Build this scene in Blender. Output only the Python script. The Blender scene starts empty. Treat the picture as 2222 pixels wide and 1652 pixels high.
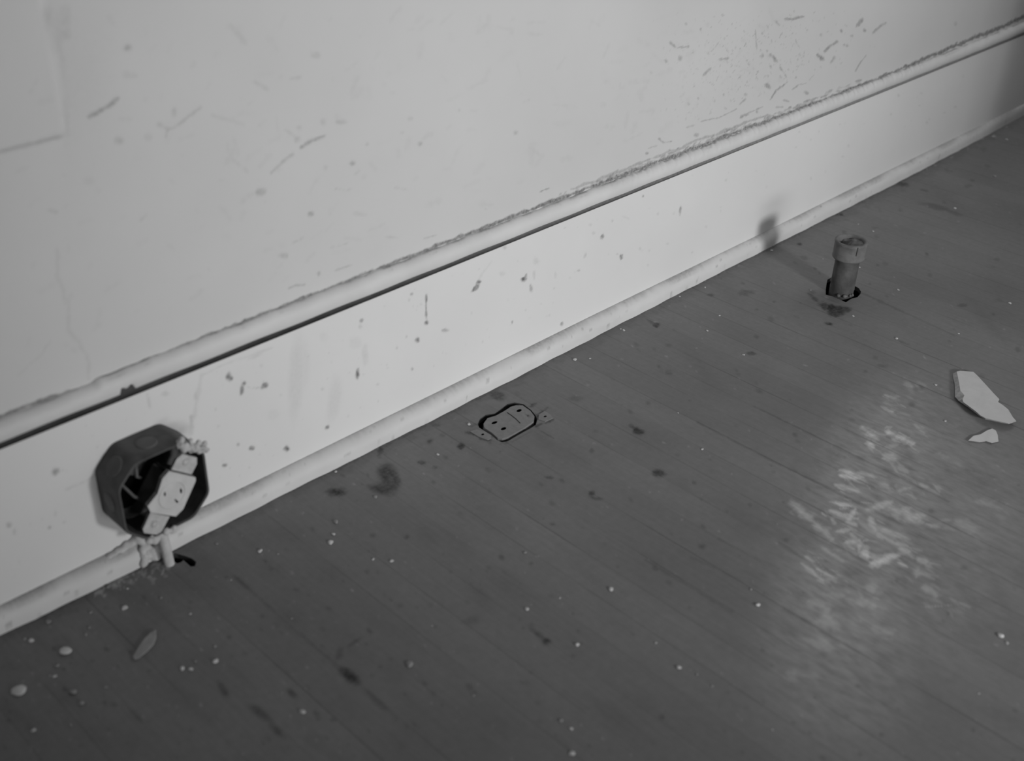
import bpy, bmesh, math, random
import numpy as np
from mathutils import Vector, Matrix, Euler
from mathutils.geometry import delaunay_2d_cdt

S = bpy.context.scene
COL = S.collection
rng = random.Random(7)

# ------------------------------------------------------------------ camera, world, light, exposure
W, H, F = 2222, 1652, 2520.07
CAMH = 0.77017
EUL = (math.radians(58.08524), math.radians(-1.68916), math.radians(-45.26293))
cam_d = bpy.data.cameras.new('camera')
cam = bpy.data.objects.new('camera', cam_d)
COL.objects.link(cam)
cam.location = (0, 0, CAMH)
cam.rotation_euler = EUL
cam_d.sensor_fit = 'HORIZONTAL'
cam_d.sensor_width = 36.0
cam_d.lens = F / W * 36.0
cam_d.clip_start = 0.01
cam_d.dof.use_dof = True
cam_d.dof.focus_distance = 1.55
cam_d.dof.aperture_fstop = 4.6
S.camera = cam

world = bpy.data.worlds.new('world')
S.world = world
world.use_nodes = True
world.node_tree.nodes['Background'].inputs[0].default_value = (1, 1, 1, 1)
world.node_tree.nodes['Background'].inputs[1].default_value = 0.03

lamp_d = bpy.data.lights.new('work_lamp', 'SPOT')
lamp = bpy.data.objects.new('work_lamp', lamp_d)
COL.objects.link(lamp)
lamp.location = (0.78, -1.25, 0.575)
lamp.rotation_euler = (Vector((1.13, 0.88, 0.40)) - lamp.location).to_track_quat('-Z', 'Y').to_euler()
lamp_d.energy = 104
lamp_d.shadow_soft_size = 0.12
lamp_d.spot_size = math.radians(62)
lamp_d.spot_blend = 1.0

side_d = bpy.data.lights.new('added_side_fill', 'AREA')           # added fill light, lifts the floor and wall on the right
win = bpy.data.objects.new('added_side_fill', side_d)
COL.objects.link(win)
win.location = (2.65, 0.40, 1.6)
win.rotation_euler = (Vector((1.3, 0.45, 0.0)) - win.location).to_track_quat('-Z', 'Y').to_euler()
side_d.shape = 'RECTANGLE'; side_d.size = 0.9; side_d.size_y = 1.3
side_d.energy = 7.5

fill_d = bpy.data.lights.new('added_front_fill', 'AREA')            # added low fill light behind the camera, brightens wall and board
fill = bpy.data.objects.new('added_front_fill', fill_d)
COL.objects.link(fill)
fill.location = (0.20, -2.2, 0.21)
fill.rotation_euler = (Vector((0.20, 0.88, 0.21)) - fill.location).to_track_quat('-Z', 'Y').to_euler()
fill_d.shape = 'RECTANGLE'; fill_d.size = 1.2; fill_d.size_y = 0.4
fill_d.energy = 19

S.view_settings.view_transform = 'Standard'
S.view_settings.look = 'None'
S.view_settings.gamma = 1.0
S.view_settings.use_curve_mapping = False
S.view_settings.exposure = 0.0

# ------------------------------------------------------------------ photo point -> place
RM = np.array(Euler(EUL, 'XYZ').to_matrix())
def ray(px, py):
    return RM @ np.array([(px - W / 2) / F, -(py - H / 2) / F, -1.0])
def fl(px, py, z=0.0):                      # a point on the floor
    v = ray(px, py); t = (z - CAMH) / v[2]
    return np.array([v[0] * t, v[1] * t])
YW, YB = 0.880, 0.872                       # plaster face, baseboard face
def wl(px, py, y=YW):                       # a point on an upright plane parallel to the wall
    v = ray(px, py); t = y / v[1]
    return np.array([v[0] * t, CAMH + v[2] * t])
def wlb(px, py): return wl(px, py, YB)
def crop(x0, y0, s):
    return lambda p: (x0 + p[0] / s, y0 + p[1] / s)

# ------------------------------------------------------------------ materials
def mat(name, base=0.5, rough=0.8, var=0.06, scale=25.0, marks=(), bump=0.0, bump_scale=60.0, metallic=0.0, stretch=None, spec=0.3):
    """marks: (attribute, grey value) laid over the base in turn, edges broken up by noise."""
    m = bpy.data.materials.new(name); m.use_nodes = True
    nt = m.node_tree; N = nt.nodes; L = nt.links
    b = N['Principled BSDF']
    b.inputs['Roughness'].default_value = rough
    b.inputs['Metallic'].default_value = metallic
    b.inputs['Specular IOR Level'].default_value = spec
    tc = N.new('ShaderNodeTexCoord'); mp = N.new('ShaderNodeMapping')
    if stretch: mp.inputs['Scale'].default_value = stretch
    L.new(tc.outputs['Object'], mp.inputs['Vector'])
    n = N.new('ShaderNodeTexNoise'); n.inputs['Scale'].default_value = scale; n.inputs['Detail'].default_value = 6
    L.new(mp.outputs[0], n.inputs['Vector'])
    r = N.new('ShaderNodeMapRange'); r.inputs[1].default_value = 0.25; r.inputs[2].default_value = 0.75
    r.inputs[3].default_value = base * (1 - var); r.inputs[4].default_value = base * (1 + var)
    L.new(n.outputs['Fac'], r.inputs[0])
    out = r.outputs[0]
    if marks:
        n2 = N.new('ShaderNodeTexNoise'); n2.inputs['Scale'].default_value = 260; n2.inputs['Detail'].default_value = 4
        L.new(tc.outputs['Object'], n2.inputs['Vector'])
        r2 = N.new('ShaderNodeMapRange'); r2.inputs[1].default_value = 0.3; r2.inputs[2].default_value = 0.7
        r2.inputs[3].default_value = 0.65; r2.inputs[4].default_value = 1.25
        L.new(n2.outputs['Fac'], r2.inputs[0])
        for att, val in marks:
            a = N.new('ShaderNodeAttribute'); a.attribute_name = att
            mu = N.new('ShaderNodeMath'); mu.operation = 'MULTIPLY'; mu.use_clamp = True
            L.new(a.outputs['Fac'], mu.inputs[0]); L.new(r2.outputs[0], mu.inputs[1])
            mx = N.new('ShaderNodeMix')
            L.new(mu.outputs[0], mx.inputs[0]); L.new(out, mx.inputs[2]); mx.inputs[3].default_value = val
            out = mx.outputs[0]
    cc = N.new('ShaderNodeCombineColor')
    for k in range(3): L.new(out, cc.inputs[k])
    L.new(cc.outputs[0], b.inputs['Base Color'])
    if bump:
        n3 = N.new('ShaderNodeTexNoise'); n3.inputs['Scale'].default_value = bump_scale; n3.inputs['Detail'].default_value = 5
        L.new(mp.outputs[0], n3.inputs['Vector'])
        bp = N.new('ShaderNodeBump'); bp.inputs['Strength'].default_value = bump; bp.inputs['Distance'].default_value = 0.002
        L.new(n3.outputs['Fac'], bp.inputs['Height']); L.new(bp.outputs[0], b.inputs['Normal'])
    return m

def floor_mat():
    m = bpy.data.materials.new('floorboards'); m.use_nodes = True
    nt = m.node_tree; N = nt.nodes; L = nt.links; b = N['Principled BSDF']
    tc = N.new('ShaderNodeTexCoord'); sx = N.new('ShaderNodeSeparateXYZ'); L.new(tc.outputs['Object'], sx.inputs[0])
    def math_(op, a, c=None, clamp=False):
        n = N.new('ShaderNodeMath'); n.operation = op; n.use_clamp = clamp
        for k, v in ((0, a), (1, c)):
            if v is None: continue
            if isinstance(v, (int, float)): n.inputs[k].default_value = v
            else: L.new(v, n.inputs[k])
        return n.outputs[0]
    def noise(scale, vec_scale=None, detail=5):
        n = N.new('ShaderNodeTexNoise'); n.inputs['Scale'].default_value = scale; n.inputs['Detail'].default_value = detail
        if vec_scale:
            mp = N.new('ShaderNodeMapping'); mp.inputs['Scale'].default_value = vec_scale
            L.new(tc.outputs['Object'], mp.inputs['Vector']); L.new(mp.outputs[0], n.inputs['Vector'])
        else: L.new(tc.outputs['Object'], n.inputs['Vector'])
        return n.outputs['Fac']
    def rmap(v, a, c, d, e):
        r = N.new('ShaderNodeMapRange'); L.new(v, r.inputs[0])
        for k, q in enumerate((a, c, d, e)): r.inputs[k + 1].default_value = q
        return r.outputs[0]
    u = math_('DIVIDE', math_('SUBTRACT', sx.outputs[0], 0.754 - 0.0396 * 60), 0.0396)
    idx = math_('FLOOR', u); fr = math_('FRACT', u)
    wn = N.new('ShaderNodeTexWhiteNoise'); wn.noise_dimensions = '1D'; L.new(idx, wn.inputs['W'])
    near = math_('ROUND', u)
    wn2 = N.new('ShaderNodeTexWhiteNoise'); wn2.noise_dimensions = '1D'; L.new(math_('ADD', near, 0.37), wn2.inputs['W'])
    d = math_('ABSOLUTE', math_('SUBTRACT', u, near))
    line = rmap(d, 0.012, 0.040, 1.0, 0.0)
    sn = rmap(noise(7, (4, 1, 1)), 0.38, 0.62, 0.1, 1.0)
    seam = math_('MULTIPLY', math_('MULTIPLY', line, sn), rmap(wn2.outputs['Value'], 0, 1, 0.25, 0.85))
    base = rmap(noise(5), 0.3, 0.7, 0.90, 1.10)
    base = math_('MULTIPLY', base, rmap(wn.outputs['Value'], 0, 1, 0.95, 1.05))
    base = math_('MULTIPLY', base, rmap(noise(45, (6, 0.5, 1)), 0.3, 0.7, 0.95, 1.05))
    base = math_('MULTIPLY', base, rmap(noise(130), 0.3, 0.7, 0.95, 1.05))
    base = math_('MULTIPLY', base, FLOOR_BASE)
    def over(att, val, out, nz):
        a = N.new('ShaderNodeAttribute'); a.attribute_name = att
        mu = math_('MULTIPLY', a.outputs['Fac'], nz, True)
        mx = N.new('ShaderNodeMix'); L.new(mu, mx.inputs[0]); L.new(out, mx.inputs[2]); mx.inputs[3].default_value = val
        return mx.outputs[0]
    out = over('wear', 0.54, base, rmap(noise(60, (2.2, 0.8, 1), 8), 0.32, 0.68, 0.35, 1.35))
    out = over('scuff', 0.66, out, rmap(noise(110, (2.0, 0.9, 1), 6), 0.3, 0.7, 0.55, 1.25))
    mx = N.new('ShaderNodeMix'); L.new(math_('MULTIPLY', seam, 0.42), mx.inputs[0]); L.new(out, mx.inputs[2]); mx.inputs[3].default_value = 0.035
    out = mx.outputs[0]
    nz = rmap(noise(220), 0.3, 0.7, 0.7, 1.2)
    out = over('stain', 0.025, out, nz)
    out = over('paint', 0.60, out, nz)
    cc = N.new('ShaderNodeCombineColor')
    for k in range(3): L.new(out, cc.inputs[k])
    L.new(cc.outputs[0], b.inputs['Base Color'])
    b.inputs['Roughness'].default_value = 0.5
    b.inputs['Specular IOR Level'].default_value = 0.25
    bp = N.new('ShaderNodeBump'); bp.inputs['Strength'].default_value = 0.35; bp.inputs['Distance'].default_value = 0.001
    hgt = math_('SUBTRACT', math_('MULTIPLY', noise(80, (3, 0.7, 1)), 0.4), math_('MULTIPLY', seam, 0.5))
    L.new(hgt, bp.inputs['Height']); L.new(bp.outputs[0], b.inputs['Normal'])
    return m

FLOOR_BASE = 0.178
M = {}
M['wall'] = mat('wall_plaster', 0.545, 0.9, 0.05, 4, [('dirt_shade', 0.14)], 0.25, 14)
M['board'] = mat('painted_board', 0.67, 0.6, 0.03, 6, [('dirt_shade', 0.14)], 0.1, 30)
M['shoe'] = mat('painted_moulding', 0.60, 0.6, 0.06, 18, [('dirt_shade', 0.2)], 0.15, 60)
M['groove'] = mat('grimy_groove', 0.07, 0.95, 0.3, 60, [('fill', 0.30)])
M['floor'] = floor_mat()
M['void'] = mat('dark_cavity', 0.004, 1.0, 0.1, 30, spec=0.0)
M['raw_edge'] = mat('broken_wood_edge', 0.05, 0.95, 0.4, 200)
M['box'] = mat('rusty_steel', 0.085, 0.65, 0.45, 45, bump=0.3, bump_scale=90, metallic=0.2)
M['box_in'] = mat('dark_box_interior', 0.085, 0.8, 0.5, 60)
M['knock'] = mat('knockout_steel', 0.11, 0.6, 0.25, 70, metallic=0.2)
M['bakelite'] = mat('dark_moulded_body', 0.16, 0.6, 0.2, 60)
M['porcelain'] = mat('painted_receptacle', 0.52, 0.5, 0.1, 80, bump=0.3, bump_scale=150)
M['yoke'] = mat('painted_yoke', 0.45, 0.6, 0.2, 120, bump=0.4, bump_scale=200)
M['slot'] = mat('slot_dark', 0.05, 0.9, 0.2, 80)
M['white'] = mat('caked_white_paint', 0.5, 0.8, 0.12, 90, bump=0.6, bump_scale=160)
M['pipe'] = mat('old_pipe', 0.085, 0.7, 0.5, 50, bump=0.4, bump_scale=120, metallic=0.1)
M['coupling'] = mat('old_coupling', 0.15, 0.7, 0.35, 60, bump=0.3, bump_scale=120, metallic=0.1)
M['plug'] = mat('pipe_debris', 0.16, 0.95, 0.4, 150)
M['outlet'] = mat('painted_over_outlet', 0.215, 0.65, 0.12, 120, bump=0.3, bump_scale=200)
M['chip'] = mat('plaster_chip', 0.62, 0.9, 0.05, 60, bump=0.2, bump_scale=90)
M['chip_edge'] = mat('plaster_broken_edge', 0.42, 0.95, 0.2, 200)
M['crumb'] = mat('plaster_crumb', 0.55, 0.95, 0.15, 300)
M['crumb_dull'] = mat('dusty_crumb', 0.27, 0.95, 0.2, 300)
M['sliver'] = mat('wood_sliver', 0.30, 0.8, 0.15, 120)

# ------------------------------------------------------------------ building helpers
def link(name, me, material=None, parent=None, loc=None):
    o = bpy.data.objects.new(name, me); COL.objects.link(o)
    if material is not None:
        for m_ in (material if isinstance(material, (list, tuple)) else [material]): me.materials.append(m_)
    if parent is not None: o.parent = parent
    if loc is not None: o.location = loc
    return o
def from_bm(name, bm, material, parent=None, smooth=False, loc=None):
    me = bpy.data.meshes.new(name)
    bmesh.ops.recalc_face_normals(bm, faces=bm.faces[:])
    bm.to_mesh(me); bm.free()
    if smooth:
        for p in me.polygons: p.use_smooth = True
    return link(name, me, material, parent, loc)
def thing(name, label, cat, loc=(0, 0, 0), group=None):
    o = bpy.data.objects.new(name, None); COL.objects.link(o); o.location = loc
    o.empty_display_size = 0.03
    return tag(o, label, cat, group)
def tag(o, label, cat, group=None, kind=None):
    o['label'] = label; o['category'] = cat
    if group: o['group'] = group
    if kind: o['kind'] = kind
    return o
def struct(o, label, cat):
    o['kind'] = 'structure'; o['label'] = label; o['category'] = cat
    return o

def inside(poly, P):
    P = np.asarray(P); x, y = P[..., 0], P[..., 1]; c = np.zeros(x.shape, bool)
    n = len(poly); j = n - 1
    for i in range(n):
        xi, yi = poly[i]; xj, yj = poly[j]
        cond = ((yi > y) != (yj > y)) & (x < (xj - xi) * (y - yi) / (yj - yi + 1e-15) + xi)
        c ^= cond; j = i
    return c
def cdt(points, loops):
    pts = [Vector(p) for p in points]; edges = []
    for lp in loops:
        k = len(pts); pts += [Vector(p) for p in lp]
        edges += [(k + i, k + (i + 1) % len(lp)) for i in range(len(lp))]
    r = delaunay_2d_cdt(pts, edges, [], 0, 1e-7)
    return np.array([tuple(v) for v in r[0]]), r[2]

def plate(outline, holes, z0, z1, zh=None, bevel=0.0, inner=None):
    """bmesh of a flat plate (x, y, z0..z1) with sunk pockets; inner = smaller top outline for a sloped flank."""
    bm = bmesh.new()
    top = inner if inner is not None else outline
    V, T = cdt([], [top] + list(holes))
    vs = [bm.verts.new((p[0], p[1], z1)) for p in V]
    for t in T:
        c = V[list(t)].mean(0)
        if inside(top, c) and not any(inside(h_, c) for h_ in holes):
            try: bm.faces.new([vs[i] for i in t])
            except ValueError: pass
    def wall(lo, zl, hi, zhi, mi=0):
        a = [bm.verts.new((p[0], p[1], zl)) for p in lo]; c = [bm.verts.new((p[0], p[1], zhi)) for p in hi]
        for i in range(len(lo)):
            j = (i + 1) % len(lo); f = bm.faces.new((a[i], a[j], c[j], c[i])); f.material_index = mi
        return a
    a = wall(outline, z0, top, z1, 1)
    bm.faces.new(a)
    for h_ in holes:
        zb = zh if zh is not None else z0 + 1e-4
        a = wall(h_, zb, h_, z1, 2); f = bm.faces.new(a); f.material_index = 2
    bmesh.ops.remove_doubles(bm, verts=bm.verts[:], dist=1e-6)
    return bm

def add_box(bm, c, s, R=None):
    r = bmesh.ops.create_cube(bm, size=1.0)
    for v in r['verts']:
        q = Vector((v.co.x * s[0], v.co.y * s[1], v.co.z * s[2]))
        if R is not None: q = R @ q
        v.co = q + Vector(c)
    return r['verts']
def lathe(prof, n=40, close_bottom=True, close_top=False, jig=0.0, seed=0):
    """revolve (r, z) pairs round z"""
    bm = bmesh.new(); rings = []; rr = random.Random(seed)
    for r, z in prof:
        rings.append([bm.verts.new(((r + rr.uniform(-jig, jig)) * math.cos(2 * math.pi * i / n), (r + rr.uniform(-jig, jig)) * math.sin(2 * math.pi * i / n), z)) for i in range(n)])
    for a, c in zip(rings, rings[1:]):
        for i in range(n): bm.faces.new((a[i], a[(i + 1) % n], c[(i + 1) % n], c[i]))
    if close_bottom: bm.faces.new(rings[0][::-1])
    if close_top: bm.faces.new(rings[-1])
    return bm
def tube(bm, pts, rad, n=16):
    rings = []
    for i, p in enumerate(pts):
        p = Vector(p); d = (Vector(pts[min(i + 1, len(pts) - 1)]) - Vector(pts[max(i - 1, 0)])).normalized()
        a = d.orthogonal().normalized() if i == 0 else (A - d * A.dot(d)).normalized()
        A = a; b = d.cross(a); r = rad[i] if isinstance(rad, (list, tuple)) else rad
        rings.append([bm.verts.new(p + (a * math.cos(2 * math.pi * k / n) + b * math.sin(2 * math.pi * k / n)) * r) for k in range(n)])
    for a, c in zip(rings, rings[1:]):
        for k in range(n): bm.faces.new((a[k], a[(k + 1) % n], c[(k + 1) % n], c[k]))
    bm.faces.new(rings[0][::-1]); bm.faces.new(rings[-1])

class Sheet:
    rag = 0.34
    """a finely divided sheet over (u, v) that carries wear, grime, paint and painted-in shade as point attributes"""
    def __init__(s, U, V, atts):
        s.U, s.V = np.asarray(U), np.asarray(V)
        s.A = {a: np.zeros((len(V), len(U)), np.float32) for a in atts}
        def nz(r):
            a = np.random.RandomState(5 + r).rand(len(V), len(U)).astype(np.float32)
            for ax in (0, 1):
                if a.shape[ax] > 2 * r + 1:
                    c = np.cumsum(np.concatenate([a, np.take(a, range(r), ax)], ax), ax); n_ = a.shape[ax]
                    a = np.take(c, np.arange(r, r + n_), ax) - np.concatenate([np.zeros_like(np.take(c, [0], ax)), np.take(c, np.arange(0, n_ - 1), ax)], ax)
            a = a - a.mean(); return a / (a.std() + 1e-9)
        s.N = (0.65 * nz(3) + 0.6 * nz(7) if len(V) > 40 else np.zeros((len(V), len(U)), np.float32))
    def win(s, lo, hi):
        i0, i1 = np.searchsorted(s.U, (lo[0], hi[0])); j0, j1 = np.searchsorted(s.V, (lo[1], hi[1]))
        return slice(j0, j1), slice(i0, i1)
    def blob(s, att, to, c, rx, ry, ang=0.0, k=1.0, soft=0.6):
        c = np.array(c, float); ca, sa = math.cos(math.radians(ang)), math.sin(math.radians(ang))
        P = to(*c); Pa = to(c[0] + ca * rx, c[1] + sa * rx) - P; Pb = to(c[0] - sa * ry, c[1] + ca * ry) - P
        J = np.linalg.inv(np.stack([Pa, Pb], 1)); e = (np.abs(Pa) + np.abs(Pb)) * (1 + soft)
        w = s.win(P - e, P + e)
        UU, VV = np.meshgrid(s.U[w[1]] - P[0], s.V[w[0]] - P[1])
        d = np.sqrt((J[0, 0] * UU + J[0, 1] * VV) ** 2 + (J[1, 0] * UU + J[1, 1] * VV) ** 2) + s.N[w] * min(0.26, 4.5 / (rx + ry))
        m = np.clip((1 + soft * 0.6 - d) / (soft * 1.2 + 1e-6), 0, 1); m = m * m * (3 - 2 * m) * k
        s.A[att][w] = np.maximum(s.A[att][w], m)
    def line(s, att, to, pts, wd, k=1.0, soft=0.6, wob=0.0):
        r = wd / 2.0
        q = [np.array(p, float) for p in pts]
        if wob:
            out = []
            for a, b in zip(q, q[1:]):
                n = max(2, int(np.hypot(*(b - a)) / 14))
                out += [a + (b - a) * t / n + np.array([rng.uniform(-wob, wob), rng.uniform(-wob, wob)]) for t in range(n)]
            q = out + [q[-1]]
        for a, b in zip(q, q[1:]):
            mid = (a + b) / 2; P = to(*mid)
            J = np.linalg.inv(np.stack([to(mid[0] + 1, mid[1]) - P, to(mid[0], mid[1] + 1) - P], 1))
            pa, pb = to(*a), to(*b); e = np.abs(np.linalg.inv(J)).sum(1) * r * (1 + soft)
            w = s.win(np.minimum(pa, pb) - e, np.maximum(pa, pb) + e)
            UU, VV = np.meshgrid(s.U[w[1]] - P[0], s.V[w[0]] - P[1])
            X = J[0, 0] * UU + J[0, 1] * VV; Y = J[1, 0] * UU + J[1, 1] * VV
            ja, jb = J @ (pa - P), J @ (pb - P); dv = jb - ja; L2 = dv @ dv + 1e-9
            t = np.clip(((X - ja[0]) * dv[0] + (Y - ja[1]) * dv[1]) / L2, 0, 1)
            d = np.hypot(X - ja[0] - t * dv[0], Y - ja[1] - t * dv[1]) / r + s.N[w] * s.rag + 0.5 * (1 - 4 * t * (1 - t)) * (len(q) < 5)
            m = np.clip((1 + soft * 0.6 - d) / (soft * 1.2 + 1e-6), 0, 1); m = m * m * (3 - 2 * m) * k
            s.A[att][w] = np.maximum(s.A[att][w], m)
    def poly(s, att, to, pts, k=1.0):
        pw = [to(*p) for p in pts]; lo, hi = np.min(pw, 0), np.max(pw, 0); w = s.win(lo, hi)
        UU, VV = np.meshgrid(s.U[w[1]], s.V[w[0]])
        m = inside(pw, np.stack([UU, VV], -1)) * k
        s.A[att][w] = np.maximum(s.A[att][w], m)
    def mesh(s, name, place, keep=None, extra=None):
        nu, nv = len(s.U), len(s.V)
        UU, VV = np.meshgrid(s.U, s.V); co = place(UU, VV).reshape(-1, 3)
        idx = np.arange(nu * nv).reshape(nv, nu)
        q = np.stack([idx[:-1, :-1], idx[:-1, 1:], idx[1:, 1:], idx[1:, :-1]], -1)
        if keep is not None: q = q[keep]
        q = q.reshape(-1, 4); loops = q.ravel(); tot = np.full(len(q), 4); mi = np.zeros(len(q), np.int32)
        at = {a: v.ravel() for a, v in s.A.items()}
        if extra:                                   # list of (verts, tris/quads, material index)
            for ev, ef, em in extra:
                k = len(co); ev = np.asarray(ev); co = np.concatenate([co, ev])
                for a in at:
                    at[a] = np.concatenate([at[a], s.sample(a, ev[:, 0], ev[:, 1]).astype(np.float32) if em == 0 else np.zeros(len(ev), np.float32)])
                loops = np.concatenate([loops, np.concatenate([np.asarray(f) for f in ef]) + k])
                tot = np.concatenate([tot, [len(f) for f in ef]]); mi = np.concatenate([mi, np.full(len(ef), em, np.int32)])
        me = bpy.data.meshes.new(name)
        me.vertices.add(len(co)); me.vertices.foreach_set('co', co.astype(np.float32).ravel())
        me.loops.add(len(loops)); me.loops.foreach_set('vertex_index', loops.astype(np.int32))
        me.polygons.add(len(tot)); st = np.concatenate([[0], np.cumsum(tot)[:-1]]).astype(np.int32)
        me.polygons.foreach_set('loop_start', st); me.polygons.foreach_set('material_index', mi)
        me.update(calc_edges=True); me.validate()
        for a, v in at.items():
            x = me.attributes.new(a, 'FLOAT', 'POINT'); x.data.foreach_set('value', v.astype(np.float32))
        return me
    def sample(s, a, x, y):
        i = np.clip(np.searchsorted(s.U, x), 0, len(s.U) - 1); j = np.clip(np.searchsorted(s.V, y), 0, len(s.V) - 1)
        return s.A[a][j, i]

# ------------------------------------------------------------------ the floor
st_ = 0.002
FX = np.concatenate([np.linspace(-2.0, 0.14, 12), np.arange(0.15, 2.44, st_), np.linspace(2.46, 3.6, 8)])
FY = np.concatenate([np.linspace(-2.6, 0.10, 12), np.arange(0.11, 0.882, st_)])
fs = Sheet(FX, FY, ('wear', 'scuff', 'stain', 'paint'))

# pale scuffed wear on the right
K = crop(1500, 820, 2.43)
fs.blob('wear', fl, K((1010, 560)), 150, 260, 18, 0.32, 1.0)
fs.blob('wear', fl, K((820, 1150)), 150, 260, 14, 0.32, 1.0)
fs.blob('wear', fl, K((1150, 700)), 260, 330, 20, 0.2, 1.0)
fs.blob('wear', fl, K((800, 1500)), 170, 150, 0, 0.22, 1.0)
scuffs = [((900, 265), (980, 320), 30, .8), ((1040, 290), (1170, 345), 25, .95), ((940, 350), (965, 372), 22, .8), ((1020, 410), (1100, 430), 30, .65),
 ((780, 488), (850, 505), 16, .85), ((790, 515), (890, 532), 18, .95), ((880, 500), (980, 525), 14, .5), ((760, 565), (880, 600), 18, .65), ((740, 655), (870, 685), 16, .95), ((868, 690), (825, 760), 16, .85),
 ((730, 700), (830, 735), 14, .75), ((820, 760), (870, 775), 16, .7), ((930, 695), (1060, 650), 24, .6), ((1050, 690), (1210, 740), 46, .6), ((945, 740), (970, 800), 22, .6),
 ((760, 812), (850, 800), 13, .55), ((810, 872), (890, 858), 15, .7), ((890, 860), (885, 905), 15, .7), ((815, 875), (860, 905), 13, .5), ((910, 922), (922, 932), 32, 1.0), ((955, 985), (1090, 932), 28, 1.0),
 ((980, 790), (1150, 850), 20, .55), ((990, 830), (1140, 890), 20, .5), ((1100, 905), (1155, 920), 22, .6), ((530, 660), (740, 850), 28, .5), ((600, 940), (650, 972), 11, .6), ((580, 980), (700, 1072), 12, .6),
 ((665, 1008), (765, 1062), 11, .75), ((690, 895), (800, 970), 14, .35), ((1190, 958), (1240, 972), 20, .5), ((1185, 1020), (1200, 1024), 34, .4), ((930, 1100), (980, 1130), 36, .38), ((1235, 1110), (1285, 1140), 30, .35),
 ((690, 1270), (735, 1275), 70, .38), ((640, 1390), (750, 1430), 50, .3), ((880, 1182), (965, 1205), 24, .42), ((960, 1320), (1060, 1350), 24, .25), ((1020, 90), (1080, 112), 11, .4), ((1000, 152), (1062, 182), 10, .5),
 ((1010, 130), (1090, 150), 10, .3), ((1130, 30), (1160, 44), 18, .3), ((1180, 250), (1225, 290), 14, .35), ((1240, 770), (1310, 790), 14, .4), ((1400, 760), (1530, 810), 34, .25), ((1200, 560), (1260, 580), 14, .5),
 ((1100, 480), (1140, 500), 18, .4), ((700, 1130), (800, 1150), 22, .25), ((1080, 600), (1160, 580), 18, .5), ((1000, 560), (1060, 600), 22, .4), ((620, 1180), (700, 1210), 18, .28), ((540, 1560), (520, 1580), 40, .22),
 ((1500, 650), (1640, 690), 16, .22), ((1310, 400), (1440, 480), 18, .2), ((1230, 1210), (1420, 1195), 3, .4)]
for a, b_, w_, k_ in scuffs:
    fs.line('scuff', fl, [K(a), K(b_)], w_ * 1.35 / 2.43, k_ * 0.95, 1.3)
for a, b_, w_, k_ in scuffs:                           # finer scrapes round the big ones
    for _ in range(7):
        f = rng.random(); px_ = a[0] + (b_[0] - a[0]) * f + rng.gauss(0, 26); py_ = a[1] + (b_[1] - a[1]) * f + rng.gauss(0, 20)
        an = math.radians(rng.gauss(24, 16)); ln = rng.uniform(18, 75)
        fs.line('scuff', fl, [K((px_, py_)), K((px_ + ln * math.cos(an), py_ + ln * math.sin(an)))], rng.uniform(5, 16) / 2.43, k_ * rng.uniform(.25, .62), 1.2)
for _ in range(260):
    t = rng.random(); cx = 1080 - 330 * t + rng.gauss(0, 170); cy = 120 + 1350 * t + rng.gauss(0, 90); ln = rng.uniform(15, 90); a = math.radians(rng.gauss(26, 14))
    fs.line('wear', fl, [K((cx, cy)), K((cx + ln * math.cos(a), cy + ln * math.sin(a)))], rng.uniform(5, 18) / 2.43, rng.uniform(.1, .36) * math.exp(-((cy - 650) / 800) ** 2), 1.0)

# dark spots, gouges and smears
C_ = crop(600, 850, 2.469); D_ = crop(500, 1200, 2.469); G_ = crop(1600, 420, 5.1625); H_ = crop(1300, 250, 2.41); E_ = crop(950, 800, 6.349); A_ = crop(0, 1350, 3.703)
for c, rx, ry, an, k in [((590, 440), 45, 55, 20, .62), ((600, 500), 55, 45, 0, .55), ((560, 525), 60, 22, 12, .6), ((635, 470), 28, 40, -20, .55), ((320, 535), 46, 22, 0, .7), ((555, 315), 20, 36, 10, .62), ((990, 295), 20, 20, 0, .7), ((820, 266), 17, 14, 0, .5),
  ((780, 382), 19, 9, 10, .5), ((850, 406), 14, 10, 0, .38), ((1180, 20), 46, 24, 12, .5), ((1930, 205), 22, 20, 20, .85), ((1950, 218), 22, 16, 0, .7), ((1905, 185), 14, 10, 30, .4), ((2050, 435), 34, 19, 12, .62), ((1690, 548), 18, 14, 0, .55), ((1700, 570), 40, 10, 12, .4), ((1690, 315), 12, 14, 40, .32),
  ((700, 775), 18, 15, 0, .36), ((1440, 1338), 30, 22, 30, .72), ((1405, 1305), 46, 14, 36, .4), ((1460, 460), 20, 8, 5, .38), ((850, 180), 26, 12, 0, .35), ((1590, 38), 40, 16, 0, .25), ((1370, 72), 22, 8, -15, .5)]:
    fs.blob('stain', fl, C_(c), rx / 2.469, ry / 2.469, an, min(1, k * 1.3), 0.9)
for c, rx, ry, an, k in [((640, 660), 62, 26, 42, .75), ((330, 755), 34, 15, 40, .45), ((160, 860), 80, 22, 38, .42), ((250, 955), 60, 18, 46, .42), ((585, 545), 22, 36, 30, .3), ((670, 475), 46, 12, -35, .28), ((1290, 365), 46, 20, -20, .2), ((70, 170), 60, 14, 40, .35), ((780, 790), 90, 16, 42, .3)]:
    fs.blob('stain', fl, D_(c), rx / 2.469, ry / 2.469, an, min(1, k * 1.3), 1.0)
fs.blob('stain', fl, A_((1790, 540)), 70 / 3.7, 28 / 3.7, 55, .55, 1.0)
fs.blob('stain', fl, A_((1085, 750)), 70 / 3.7, 14 / 3.7, 45, .35, 1.0)
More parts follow.
